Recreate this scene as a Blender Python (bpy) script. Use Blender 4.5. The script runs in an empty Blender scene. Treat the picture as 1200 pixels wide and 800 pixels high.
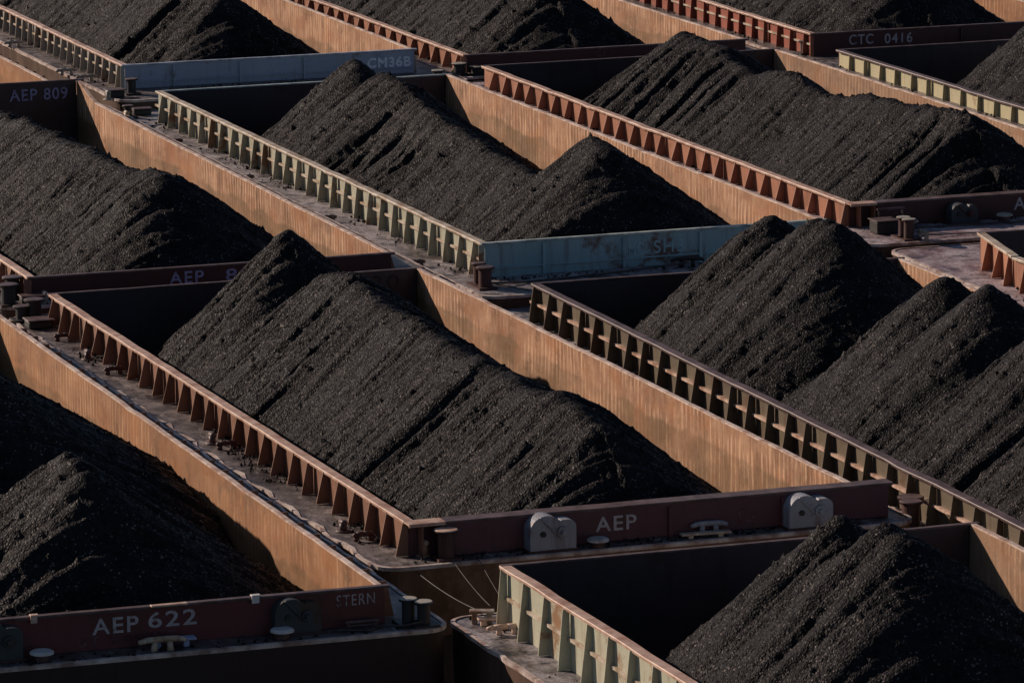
import bpy, bmesh, math, random
import numpy as np
from mathutils import Vector, Matrix
from mathutils.geometry import tessellate_polygon

random.seed(7)
scene = bpy.context.scene
COL = scene.collection
PITCH = 10.67                 # spacing of the barge strings
HL, HR = 5.12, 5.28           # hull half beam to port and starboard of the hopper's middle
Z0 = 2.0                      # height of the coaming reference above the river
R = math.radians

# ------------------------------------------------------------------ noise
def _hash(ix, iy, seed):
    h = (ix.astype(np.int64) * 374761393 + iy.astype(np.int64) * 668265263 + seed * 974634533) & 0x7fffffff
    h = ((h ^ (h >> 13)) * 1274126177) & 0x7fffffff
    h = h ^ (h >> 16)
    return (h & 0xffff) / 65535.0
def vnoise(x, y, seed=0):
    x, y = np.broadcast_arrays(np.asarray(x, float), np.asarray(y, float))
    ix = np.floor(x); iy = np.floor(y); fx = x - ix; fy = y - iy
    fx = fx * fx * (3 - 2 * fx); fy = fy * fy * (3 - 2 * fy)
    ix = ix.astype(np.int64); iy = iy.astype(np.int64)
    a = _hash(ix, iy, seed); b = _hash(ix + 1, iy, seed)
    c = _hash(ix, iy + 1, seed); d = _hash(ix + 1, iy + 1, seed)
    return (a * (1 - fx) + b * fx) * (1 - fy) + (c * (1 - fx) + d * fx) * fy - 0.5
def fbm(x, y, seed=0, n=3):
    s = 0; a = 1.0; f = 1.0
    for i in range(n):
        s = s + a * vnoise(x * f, y * f, seed + 17 * i); a *= .5; f *= 2.03
    return s

# ------------------------------------------------------------------ materials
class NT:
    def __init__(s, name):
        s.m = bpy.data.materials.new(name); s.m.use_nodes = True
        s.t = s.m.node_tree; s.t.nodes.clear()
        s.out = s.n('ShaderNodeOutputMaterial'); s.b = s.n('ShaderNodeBsdfPrincipled')
        s.t.links.new(s.b.outputs[0], s.out.inputs[0])
        s.tc = s.n('ShaderNodeTexCoord')
    def n(s, k): return s.t.nodes.new(k)
    def l(s, a, b): s.t.links.new(a, b)
    def coord(s, sc=(1, 1, 1), world=False):
        mp = s.n('ShaderNodeMapping'); mp.inputs['Scale'].default_value = sc
        if world:
            g = s.n('ShaderNodeNewGeometry'); s.l(g.outputs['Position'], mp.inputs[0])
        else: s.l(s.tc.outputs['Object'], mp.inputs[0])
        return mp.outputs[0]
    def noise(s, sc, scale=1, detail=4, rough=.55, dist=0, world=True):
        k = s.n('ShaderNodeTexNoise'); s.l(s.coord(sc, world), k.inputs['Vector'])
        k.inputs['Scale'].default_value = scale; k.inputs['Detail'].default_value = detail
        k.inputs['Roughness'].default_value = rough; k.inputs['Distortion'].default_value = dist
        return k.outputs['Fac']
    def ramp(s, src, lo, hi, a=0., b=1.):
        k = s.n('ShaderNodeMapRange'); k.clamp = True
        k.inputs[1].default_value = lo; k.inputs[2].default_value = hi
        k.inputs[3].default_value = a; k.inputs[4].default_value = b
        s.l(src, k.inputs[0]); return k.outputs[0]
    def mix(s, f, a, b):
        k = s.n('ShaderNodeMix'); k.data_type = 'RGBA'
        if isinstance(f, (int, float)): k.inputs[0].default_value = f
        else: s.l(f, k.inputs[0])
        for i, v in ((6, a), (7, b)):
            if isinstance(v, tuple): k.inputs[i].default_value = (*v, 1)
            else: s.l(v, k.inputs[i])
        return k.outputs[2]
    def mul(s, a, b, op='MULTIPLY'):
        k = s.n('ShaderNodeMath'); k.operation = op
        for i, v in ((0, a), (1, b)):
            if isinstance(v, (int, float)): k.inputs[i].default_value = v
            else: s.l(v, k.inputs[i])
        return k.outputs[0]
    def bump(s, h, strength=.4, dist=.02):
        k = s.n('ShaderNodeBump'); k.inputs['Strength'].default_value = strength
        k.inputs['Distance'].default_value = dist
        s.l(h, k.inputs['Height']); s.l(k.outputs[0], s.b.inputs['Normal'])
    def done(s, col, rough=.6, metal=0., spec=.4):
        if isinstance(col, tuple): s.b.inputs['Base Color'].default_value = (*col, 1)
        else: s.l(col, s.b.inputs['Base Color'])
        if isinstance(rough, (int, float)): s.b.inputs['Roughness'].default_value = rough
        else: s.l(rough, s.b.inputs['Roughness'])
        s.b.inputs['Metallic'].default_value = metal
        s.b.inputs['Specular IOR Level'].default_value = spec
        return s.m

def mat_wall(name, pale, mid, dark, streak=1.0):
    """hopper lining: worn rusty plate with scour streaks, weld seams and an old load stain"""
    t = NT(name)
    big = t.noise((.5, .5, .8), 1, 5, .6)
    patch = t.noise((.32, .32, .9), 1, 4, .6)
    st = t.noise((11, 11, .9), 1, 4, .7)
    st2 = t.noise((2.6, 2.6, 1.4), 1, 6, .7)
    fine = t.noise((1, 1, 1), 14, 5, .7)
    c = t.mix(t.ramp(big, .34, .66), mid, dark)
    c = t.mix(t.mul(t.ramp(st2, .45, .68), .5 * streak), c, pale)
    m = t.mul(t.ramp(patch, .42, .56), streak)
    # comb of scour marks left by the grab, one every hand or two
    wv = t.n('ShaderNodeTexWave'); wv.wave_type = 'BANDS'; wv.bands_direction = 'X'; t.l(t.coord((1, .001, .05), False), wv.inputs['Vector'])
    wv.inputs['Scale'].default_value = 1.45; wv.inputs['Distortion'].default_value = 2.2; wv.inputs['Detail'].default_value = 3; wv.inputs['Detail Scale'].default_value = 1.2
    comb = t.mul(t.ramp(wv.outputs['Fac'], .55, .95), t.ramp(st, .36, .58))
    c = t.mix(t.mul(comb, t.mul(m, .85)), c, tuple(min(1, v * 1.3) for v in pale))
    c = t.mix(t.mul(t.ramp(st, .50, .66), t.mul(m, .5)), c, pale)
    c = t.mix(t.mul(t.ramp(st, .48, .36), t.mul(m, .45)), c, tuple(v * .6 for v in dark))
    org = t.noise((.7, .7, 1.0), 1, 5, .65)
    c = t.mix(t.mul(t.ramp(org, .50, .64), .55), c, (mid[0] * .95, mid[1] * .72, mid[2] * .5))
    # plate seams every three metres, faintly bled
    sx = t.n('ShaderNodeSeparateXYZ'); t.l(t.coord((1, 1, 1), False), sx.inputs[0])
    fr = t.mul(t.mul(sx.outputs[0], 1 / 3.05), 0, 'ADD'); fr = t.mul(fr, 1.0, 'FRACT')
    seam = t.mul(t.ramp(fr, .0, .012, 1, 0), .55)
    c = t.mix(seam, c, tuple(v * .5 for v in dark))
    # stain: a wandering load line lower on the plate
    sep = t.n('ShaderNodeSeparateXYZ'); g = t.n('ShaderNodeNewGeometry'); t.l(g.outputs['Position'], sep.inputs[0])
    wob = t.noise((.6, .6, .2), 1, 5, .6)
    zl = t.mul(sep.outputs[2], t.mul(wob, .7), 'ADD')
    c = t.mix(t.mul(t.ramp(zl, Z0 - .28, Z0 - .36), t.ramp(big, .36, .6, .2, .75)), c, (dark[0] * .8, dark[1] * .95, dark[2] * .85))
    sm_ = t.noise((.8, .8, .9), 1, 7, .7)
    c = t.mix(t.mul(t.ramp(sm_, .58, .72), .5), c, (.05, .04, .036))
    # dark blotches and pits
    bl = t.noise((1.1, 1.1, 1.3), 1, 6, .7)
    c = t.mix(t.mul(t.ramp(bl, .60, .70), .55), c, tuple(v * .38 for v in dark))
    c = t.mix(t.mul(t.ramp(fine, .55, .75), .3), c, tuple(v * .6 for v in dark))
    t.bump(t.mul(fine, t.mul(st, .6), 'ADD'), .35, .012)
    return t.done(c, .62, 0, .3)

def mat_paint(name, base, rust=(.16, .06, .025), amt=.5, base2=None):
    t = NT(name)
    big = t.noise((.9, .9, .9), 1, 6, .65)
    dr = t.noise((5, 5, .6), 1, 4, .6)
    fine = t.noise((1, 1, 1), 18, 5, .65)
    c = t.mix(t.ramp(t.noise((.5, .5, .8), 1, 3, .5), .35, .65), base, base2 or tuple(v * .75 for v in base))
    lo = .68 - .2 * amt
    oi = t.n('ShaderNodeObjectInfo'); big = t.mul(big, t.ramp(oi.outputs['Random'], 0, 1, -.07, .09), 'ADD')
    c = t.mix(t.mul(oi.outputs['Random'], .3), c, tuple(v * .5 for v in base))
    c = t.mix(t.ramp(big, lo, lo + .07), c, rust)
    c = t.mix(t.mul(t.ramp(dr, .52, .68), .75 * amt + .1), c, tuple(v * .7 for v in rust))
    c = t.mix(t.mul(t.ramp(fine, .5, .75), .35), c, tuple(v * .45 for v in base))
    t.bump(t.mul(fine, big, 'ADD'), .3, .01)
    return t.done(c, .55, 0, .35)

def mat_deck(name, base, worn, wet=(.03, .025, .023)):
    t = NT(name)
    big = t.noise((.8, 1.1, 1), 1, 6, .7, .6)
    med = t.noise((1.2, 3.0, 1), 1, 5, .65)
    fine = t.noise((1, 1, 1), 16, 5, .7)
    c = t.mix(t.ramp(big, .38, .58), wet, base)
    c = t.mix(t.mul(t.ramp(med, .53, .68), .7), c, worn)
    c = t.mix(t.mul(t.ramp(fine, .46, .66), .7), c, (.025, .02, .02))
    c = t.mix(t.mul(t.ramp(t.noise((2.4, 1.6, 1), 1, 6, .7), .50, .62), .8), c, (.03, .025, .026))
    t.bump(t.mul(fine, med, 'ADD'), .5, .015)
    return t.done(c, t.ramp(big, .35, .6, .3, .62), 0, .45)

def mat_edge(name, worn, body):
    t = NT(name)
    a = t.noise((2.5, 2.5, 2.5), 1, 6, .7)
    f = t.noise((1, 1, 1), 20, 4, .6)
    c = t.mix(t.ramp(a, .38, .6), body, worn)
    c = t.mix(t.mul(t.ramp(f, .5, .75), .5), c, tuple(v * .4 for v in body))
    t.bump(f, .3, .008)
    return t.done(c, .5, 0, .4)

M = {}
M['wall_tan'] = mat_wall('rusty hopper plate tan', (.62, .39, .245), (.39, .205, .115), (.20, .10, .052))
M['wall_orange'] = mat_wall('rusty hopper plate orange', (.54, .31, .17), (.36, .18, .085), (.20, .092, .042), .6)
M['wall_brown'] = mat_wall('rusty hopper plate brown', (.46, .29, .18), (.34, .20, .12), (.22, .12, .07), .7)
M['hull'] = mat_paint('weathered hull side', (.13, .075, .048), (.07, .034, .02), .7, (.07, .038, .026))
M['hull_sun_tone'] = mat_paint('sun-toned rusty hull side', (.30, .17, .10), (.16, .08, .04), .6, (.2, .11, .065))  # rusty hull, lightened: sunlight on the near corner put into the colour
M['hull_dark'] = mat_paint('dark red hull end', (.04, .02, .02), (.03, .015, .012), .5)
M['deck'] = mat_deck('walked steel deck', (.20, .165, .155), (.42, .36, .345), (.055, .045, .043))
M['deck_grey'] = mat_deck('grey worn deck', (.38, .345, .36), (.58, .52, .52), (.11, .09, .085))
M['deck_pink'] = mat_deck('pink-sheened deck', (.46, .38, .40), (.58, .51, .53), (.24, .145, .145))  # pink of reflected sky and glancing sun mixed into the deck colour
M['rust_red'] = mat_paint('red rusty coaming', (.30, .155, .10), (.20, .09, .05), .6, (.22, .11, .07))
M['rust_orange'] = mat_paint('orange rusty coaming', (.44, .195, .115), (.26, .11, .06), .5, (.32, .14, .08))
M['bright_red'] = mat_paint('red painted coaming', (.34, .085, .05), (.24, .10, .055), .5, (.25, .075, .045))
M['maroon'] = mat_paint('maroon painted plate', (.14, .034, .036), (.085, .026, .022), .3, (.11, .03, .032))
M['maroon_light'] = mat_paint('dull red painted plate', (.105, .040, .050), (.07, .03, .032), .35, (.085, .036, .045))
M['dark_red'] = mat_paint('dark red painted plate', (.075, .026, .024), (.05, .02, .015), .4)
M['cream_green'] = mat_paint('pale green paint gone rusty', (.46, .44, .33), (.21, .11, .055), .6, (.36, .36, .28))
M['sea_green'] = mat_paint('pale sea green paint', (.53, .51, .38), (.26, .14, .07), .4, (.44, .45, .34))
M['drab_green'] = mat_paint('drab olive paint', (.155, .12, .075), (.11, .06, .032), .65, (.12, .09, .06))
M['cream'] = mat_paint('cream paint', (.52, .46, .28), (.24, .12, .06), .25, (.46, .42, .27))
M['teal'] = mat_paint('teal grey paint', (.33, .50, .52), (.15, .09, .07), .42, (.27, .43, .47))
M['slate_blue'] = mat_paint('slate blue paint', (.33, .36, .46), (.16, .12, .10), .45, (.28, .315, .41))
M['pale_grey'] = mat_paint('grey weathered paint', (.40, .36, .30), (.22, .12, .07), .4, (.32, .29, .25))
M['edge_tan'] = mat_edge('worn rail edge tan', (.68, .49, .38), (.34, .19, .13))
M['edge_red'] = mat_edge('worn rail edge red', (.62, .44, .34), (.36, .19, .125))
M['edge_pale'] = mat_edge('worn rail edge pale', (.60, .52, .42), (.30, .20, .12))
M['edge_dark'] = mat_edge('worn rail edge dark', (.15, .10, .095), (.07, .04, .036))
M['edge_bright'] = mat_edge('bare bright rail edge', (.78, .64, .55), (.42, .26, .19))
M['edge_lip'] = mat_edge('scraped gunwale edge', (.66, .56, .50), (.24, .15, .12))
M['edge_teal'] = mat_edge('worn rail edge teal', (.52, .58, .56), (.20, .25, .25))
M['edge_slate'] = mat_edge('worn rail edge slate', (.50, .53, .60), (.22, .24, .30))
M['black_iron'] = mat_paint('black deck iron', (.03, .026, .026), (.055, .03, .022), .4)
M['fitting_red'] = mat_paint('red brown deck iron', (.09, .04, .035), (.06, .03, .022), .5)
M['winch_grey'] = mat_paint('grey blue machine paint', (.34, .345, .38), (.14, .08, .06), .5, (.25, .26, .29))
M['winch_dark'] = mat_paint('dark machine paint', (.05, .06, .065), (.06, .035, .025), .35)
M['white'] = mat_paint('scuffed white paint', (.72, .68, .66), (.3, .2, .15), .2)
M['white_blue'] = mat_paint('scuffed pale blue paint', (.36, .42, .62), (.2, .16, .15), .15)
def mat_letter(name, base, under, wear=.5):
    t = NT(name)
    a = t.noise((3, 3, 3), 1, 6, .75); f = t.noise((11, 11, 11), 1, 4, .7)
    k = t.mul(t.mul(a, .6), t.mul(f, .4), 'ADD')
    c = t.mix(t.ramp(k, .60 - .2 * wear, .66 - .2 * wear), base, under)
    c = t.mix(t.ramp(f, .35, .7, 0, .4), c, under)
    return t.done(c, .7, 0, .2)
M['letter'] = mat_letter('chalky white lettering', (.46, .42, .43), (.10, .045, .05), .2)
M['letter_blue'] = mat_letter('pale blue lettering', (.32, .32, .50), (.07, .04, .05), .2)
M['letter_faint'] = mat_letter('faded lettering', (.15, .09, .095), (.085, .035, .04), .7)
M['letter_slate'] = mat_letter('faded lettering on blue', (.72, .74, .80), (.30, .33, .42), .1)
M['letter_ghost'] = mat_letter('ghost lettering', (.36, .52, .54), (.27, .43, .46), .6)
M['letter_ghost2'] = mat_letter('worn away lettering', (.075, .05, .05), (.04, .024, .024), .6)
M['rope'] = mat_edge('grey rope', (.075, .06, .055), (.03, .025, .022))
M['inner_dark'] = mat_paint('shade-darkened end bulkhead', (.062, .042, .044), (.045, .028, .024), .4)  # shade inside the hold painted into the end wall and floor colour

def mat_coal():
    t = NT('loose black coal')
    v = t.n('ShaderNodeTexVoronoi'); v.feature = 'F1'; v.inputs['Scale'].default_value = 20
    t.l(t.coord((1, 1, 1), True), v.inputs['Vector'])
    v2 = t.n('ShaderNodeTexVoronoi'); v2.feature = 'F1'; v2.inputs['Scale'].default_value = 34
    t.l(t.coord((1, 1, 1), True), v2.inputs['Vector'])
    sep = t.n('ShaderNodeSeparateColor'); t.l(v.outputs['Color'], sep.inputs[0])
    sep2 = t.n('ShaderNodeSeparateColor'); t.l(v2.outputs['Color'], sep2.inputs[0])
    big = t.noise((.45, .45, .45), 1, 6, .62)
    mid = t.noise((2.2, 2.2, 2.2), 1, 5, .6)
    c = t.mix(t.ramp(big, .38, .62), (.0068, .0065, .0076), (.0158, .0145, .0162))
    c = t.mix(t.mul(t.ramp(t.noise((.9, .9, .9), 1, 3, .5), .45, .62), .6), c, (.0146, .0118, .0142))
    c = t.mix(t.mul(t.ramp(mid, .52, .40), .6), c, (.0045, .0045, .0058))
    c = t.mix(t.mul(t.ramp(sep.outputs[0], .55, 1), t.ramp(mid, .42, .6, .1, .6)), c, (.026, .0236, .0256))
    c = t.mix(t.mul(t.ramp(sep2.outputs[0], .955, .965), t.ramp(mid, .42, .56, .15, 1)), c, (.16, .138, .128))  # scattered pale cells painted as glints on the lumps
    c = t.mix(t.mul(t.ramp(sep2.outputs[1], .35, .1), .6), c, (.004, .004, .005))
    h = t.mul(t.mul(v.outputs['Distance'], -1.0), t.mul(v2.outputs['Distance'], -.6), 'ADD')
    t.bump(h, .55, .05)
    return t.done(c, t.ramp(sep.outputs[1], 0, 1, .5, .9), 0, .10)
M['coal'] = mat_coal()

# ------------------------------------------------------------------ object helpers
def link(name, me, mat, parent=None):
    o = bpy.data.objects.new(name, me); COL.objects.link(o)
    if mat is not None and not me.materials: me.materials.append(mat)
    if parent is not None: o.parent = parent
    return o
def bm_obj(name, bm, mat, parent=None, smooth=False):
    me = bpy.data.meshes.new(name); bm.normal_update(); bm.to_mesh(me); bm.free()
    if smooth:
        for p in me.polygons: p.use_smooth = True
    return link(name, me, mat, parent)
def box(bm, x0, x1, y0, y1, z0, z1):
    v = [bm.verts.new((x, y, z)) for x in (x0, x1) for y in (y0, y1) for z in (z0, z1)]
    for f in ((0, 1, 3, 2), (4, 6, 7, 5), (0, 4, 5, 1), (2, 3, 7, 6), (0, 2, 6, 4), (1, 5, 7, 3)):
        bm.faces.new([v[i] for i in f])
def bevel(bm, w, seg=1):
    bmesh.ops.bevel(bm, geom=list(bm.edges), offset=w, segments=seg, affect='EDGES', profile=.6)
def cyl(bm, p0, p1, r0, r1=None, seg=14, caps=True):
    r1 = r0 if r1 is None else r1
    p0 = Vector(p0); p1 = Vector(p1); d = (p1 - p0).normalized()
    a = d.orthogonal().normalized(); b = d.cross(a)
    A = []; B = []
    for i in range(seg):
        t = 2 * math.pi * i / seg; u = a * math.cos(t) + b * math.sin(t)
        A.append(bm.verts.new(p0 + u * r0)); B.append(bm.verts.new(p1 + u * r1))
    for i in range(seg):
        j = (i + 1) % seg; bm.faces.new((A[i], A[j], B[j], B[i]))
    if caps: bm.faces.new(A[::-1]); bm.faces.new(B)
def prism(bm, pts, off):
    """extrude a 3D polygon by vector off"""
    A = [bm.verts.new(Vector(p)) for p in pts]; B = [bm.verts.new(Vector(p) + Vector(off)) for p in pts]
    n = len(pts)
    bm.faces.new(A[::-1]); bm.faces.new(B)
    for i in range(n):
        j = (i + 1) % n; bm.faces.new((A[i], A[j], B[j], B[i]))
    bmesh.ops.recalc_face_normals(bm, faces=bm.faces[:])
def tag(o, label, cat, group=None, kind=None):
    if label: o['label'] = label
    if cat: o['category'] = cat
    if group: o['group'] = group
    if kind: o['kind'] = kind

def plate(name, p0, p1, z0, z1a, z1b, th, inward, mat, parent, wav=.012, seed=0, dx=.24, dz=.2):
    """a vertical steel plate from p0 to p1 (xy), gently dented; thickness goes the way of 'inward'"""
    p0 = Vector((p0[0], p0[1], 0)); p1 = Vector((p1[0], p1[1], 0)); L = (p1 - p0).length
    d = (p1 - p0) / L; n = Vector((inward[0], inward[1], 0)).normalized()
    nu = max(1, int(L / dx)); nv = max(1, int((z1a - z0) / dz))
    us = np.linspace(0, L, nu + 1); vs = np.linspace(0, 1, nv + 1)
    U, V = np.meshgrid(us, vs, indexing='ij')
    top = z1a + (z1b - z1a) * U / L
    Zz = z0 + (top - z0) * V
    w = wav * 2 * fbm(U * .9 + seed * 7.1, Zz * .9 + 3.3, seed, 3)
    # frames behind the plate every metre: slight ripple
    w = w + wav * .35 * np.cos(U * 2 * math.pi / 1.0)
    w[:, -1] *= .4; w[0, :] = 0; w[-1, :] = 0
    n3 = np.array(n); P = np.array(p0)[None, None, :] + U[..., None] * np.array(d) + w[..., None] * n3
    P[..., 2] = Zz
    F = P + n3 * th; F2 = np.array(p0)[None, None, :] + U[..., None] * np.array(d); F2[..., 2] = Zz
    verts = np.concatenate([F.reshape(-1, 3), F2.reshape(-1, 3)])
    N = (nu + 1) * (nv + 1); faces = []
    idx = lambda i, j, k: k * N + i * (nv + 1) + j
    for i in range(nu):
        for j in range(nv):
            faces.append((idx(i, j, 0), idx(i + 1, j, 0), idx(i + 1, j + 1, 0), idx(i, j + 1, 0)))
    faces.append([idx(0, 0, 1), idx(0, nv, 1), idx(nu, nv, 1), idx(nu, 0, 1)])
    for i in range(nu): faces.append((idx(i, nv, 0), idx(i + 1, nv, 0), idx(i + 1, nv, 1), idx(i, nv, 1)))
    for j in range(nv):
        faces.append((idx(0, j, 0), idx(0, j + 1, 0), idx(0, j + 1, 1), idx(0, j, 1)))
        faces.append((idx(nu, j, 0), idx(nu, j, 1), idx(nu, j + 1, 1), idx(nu, j + 1, 0)))
    me = bpy.data.meshes.new(name); me.from_pydata(verts.tolist(), [], [list(f) for f in faces])
    bm = bmesh.new(); bm.from_mesh(me); bmesh.ops.recalc_face_normals(bm, faces=bm.faces[:]); bm.to_mesh(me); bm.free()
    me.update()
    return link(name, me, mat, parent)

FONT_CACHE = {}
def lettering(text, y0, y1, z, x, h, mat, parent, name='lettering', bold=.012, yc=None, flip=False, tilt=0):
    """raised painted letters on a plate facing +x; stretched to run from y0 to y1"""
    cu = bpy.data.curves.new('tmp', 'FONT'); cu.body = text; cu.size = 1; cu.offset = bold; cu.extrude = .004
    cu.space_character = 1.15
    ob = bpy.data.objects.new('tmp', cu); COL.objects.link(ob)
    dg = bpy.context.evaluated_depsgraph_get()
    me = bpy.data.meshes.new_from_object(ob.evaluated_get(dg)); bpy.data.objects.remove(ob)
    me.name = name
    v = np.empty(len(me.vertices) * 3); me.vertices.foreach_get('co', v); v = v.reshape(-1, 3)
    mn = v.min(0); mx = v.max(0)
    s = (y1 - y0) / (mx[0] - mn[0]); sz = h / (mx[1] - mn[1])
    out = np.empty_like(v)
    out[:, 1] = y0 + (v[:, 0] - mn[0]) * s
    out[:, 2] = z + (v[:, 1] - mn[1]) * sz - h / 2 + (out[:, 1] - y0) * tilt
    out[:, 0] = x + (v[:, 2] - mn[2]) * 1.0
    me.vertices.foreach_set('co', out.ravel()); me.materials.clear(); me.update()
    return link(name, me, mat, parent)

# ------------------------------------------------------------------ deck fittings (children of a barge, local coordinates)
def bitt(p, x, y, z, h=.52, r=.13, mat='black_iron', cap=None, base=True):
    bm = bmesh.new()
    if base: box(bm, x - .24, x + .24, y - .22, y + .22, z, z + .05)
    cyl(bm, (x, y, z + .05), (x, y, z + h), r, r, 18)
    cyl(bm, (x, y, z + h), (x, y, z + h + .035), r * 1.45, r * 1.5, 20)
    o = bm_obj('mooring_bitt', bm, M[mat], p)
    bm = bmesh.new(); cyl(bm, (x, y, z + h + .037), (x, y, z + h + .05), r * 1.42, r * 1.3, 20)
    bm_obj('bitt_cap', bm, M[cap or 'edge_dark'], o)
    return o
def kevel(p, x, y, z, L=.62, ang=0, mat='edge_dark', h=.17):
    """low horn cleat: two feet and a rounded bar"""
    bm = bmesh.new(); c, s = math.cos(ang), math.sin(ang)
    P = lambda a, b, zz: (x + a * c - b * s, y + a * s + b * c, zz)
    for a in (-.14, .14):
        cyl(bm, P(a, 0, z), P(a * .9, 0, z + h), .06, .045, 10)
    pts = [(-L / 2, .8), (-L / 3, 1.0), (0, 1.05), (L / 3, 1.0), (L / 2, .8)]
    for (a0, k0), (a1, k1) in zip(pts, pts[1:]):
        cyl(bm, P(a0, 0, z + h * k0 + .03), P(a1, 0, z + h * k1 + .03), .05 if abs(a0) < L * .45 else .036, .05 if abs(a1) < L * .45 else .036, 10)
    return bm_obj('kevel', bm, M[mat], p, True)
def timberhead(p, x, y, z, h=.22, mat='edge_dark'):
    bm = bmesh.new()
    cyl(bm, (x, y, z), (x, y, z + h), .075, .065, 12)
    cyl(bm, (x - .13, y, z + h), (x + .13, y, z + h + .02), .055, .055, 10)
    cyl(bm, (x, y, z), (x, y, z + .03), .15, .13, 12)
    return bm_obj('timberhead', bm, M[mat], p, True)
def vent(p, x, y, z, r=.3, mat='white', h=.16):
    bm = bmesh.new(); cyl(bm, (x, y, z), (x, y, z + h), r * .68, r * .62, 18)
    o = bm_obj('hatch_trunk', bm, M['fitting_red'], p)
    bm = bmesh.new()
    cyl(bm, (x, y, z + h), (x, y, z + h + .03), r, r, 22); cyl(bm, (x, y, z + h + .03), (x, y, z + h + .055), r, r * .8, 22)
    bm_obj('hatch_lid', bm, M[mat], o)
    return o
def slab_lid(p, x, y, z, mat='white_blue', L=.8, W=.26, ang=1.45, h=.15):
    bm = bmesh.new(); box(bm, -L / 2, L / 2, -W / 2, W / 2, h, h + .04)
    for sx in (-.3, .3): box(bm, sx * L - .05, sx * L + .05, -.05, .05, 0, h)
    bevel(bm, .008)
    bmesh.ops.rotate(bm, verts=bm.verts, cent=(0, 0, 0), matrix=Matrix.Rotation(ang, 3, 'Z'))
    bmesh.ops.translate(bm, verts=bm.verts, vec=(x, y, z))
    return bm_obj('low_bench_cleat', bm, M[mat], p)
def winch(p, x, y, z, mat='winch_grey', W=.86, H=.62, drum='winch_grey', D=.36):
    """hand winch: plate frame with a half round guard, a drum beside it, a brake wheel in front"""
    bm = bmesh.new(); n = 12
    r = W * .27
    pts = [(x, y - W / 2, z), (x, y + W / 2, z)]
    prof = [(y - W / 2, z), (y + W / 2, z), (y + W / 2, z + H * .66)]
    for i in range(6):
        a = math.pi / 2 * i / 5; prof.append((y + W / 2 - .16 + .16 * math.cos(a), z + H * .66 + .13 * math.sin(a)))
    rl = W * .36
    prof.append((y - W / 2 + rl * 1.9, z + H * .66 + .13))
    for i in range(n + 1):
        a = math.pi * (.2 + .8 * i / n); prof.append((y - W / 2 + rl + rl * math.cos(a), z + H - rl * .9 + rl * .9 * math.sin(a)))
    prof.append((y - W / 2, z + H * .45))
    prism(bm, [(x, a, b) for a, b in prof], (-D, 0, 0))
    o = bm_obj('winch', bm, M[mat], p)
    bm = bmesh.new(); nt_ = 22; pr = []
    for i in range(nt_ * 2):
        a = math.pi * i / nt_; q = r * .52 * (.95 if i % 2 else .84); pr.append((x + .005, y + W * .2 + q * math.cos(a), z + H * .52 + q * math.sin(a)))
    prism(bm, pr, (.045, 0, 0))
    cyl(bm, (x + .051, y + W * .2, z + H * .52), (x + .07, y + W * .2, z + H * .52), r * .2, r * .18, 18)
    cyl(bm, (x + .03, y + W * .05, z + H * .5), (x + .05, y - W * .30, z + H * .98), .018, .014, 8)
    cyl(bm, (x + .06, y + W * .2, z + H * .52), (x + .12, y + W * .2, z + H * .52), .05, .05, 12)
    bm_obj('winch_drum', bm, M[drum], o)
    bm = bmesh.new()
    cyl(bm, (x + .005, y - W * .22, z + H * .5), (x + .035, y - W * .22, z + H * .5), .055, .05, 14)
    bm_obj('winch_hub', bm, M['black_iron'], o)
    bm = bmesh.new()
    box(bm, x - D - .04, x + .04, y - W / 2 - .05, y + W / 2 + .05, z, z + .035)
    bm_obj('winch_base', bm, M['fitting_red'], o)
    return o
def gearbox(p, x, y, z, sx=.35, sy=.5, h=.4, mat='black_iron'):
    bm = bmesh.new(); box(bm, x - sx / 2, x + sx / 2, y - sy / 2, y + sy / 2, z, z + h); bevel(bm, .03)
    o = bm_obj('gear_locker', bm, M[mat], p)
    bm = bmesh.new(); box(bm, x - sx / 2 - .03, x + sx / 2 + .03, y - sy / 2 - .03, y + sy / 2 + .03, z + h + .002, z + h + .035); bevel(bm, .01)
    bm_obj('locker_lid', bm, M['edge_dark'], o)
    return o
def frame_stand(p, x, y, z, w=.5, h=.42):
    bm = bmesh.new()
    for a in (-w / 2, w / 2): cyl(bm, (x, y + a, z), (x, y + a, z + h), .025, .025, 8)
    cyl(bm, (x, y - w / 2 - .05, z + h), (x, y + w / 2 + .05, z + h), .03, .03, 8)
    cyl(bm, (x, y - w / 2, z + h * .5), (x, y + w / 2, z + h * .5), .02, .02, 8)
    return bm_obj('pipe_stand', bm, M['edge_dark'], p)

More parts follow.
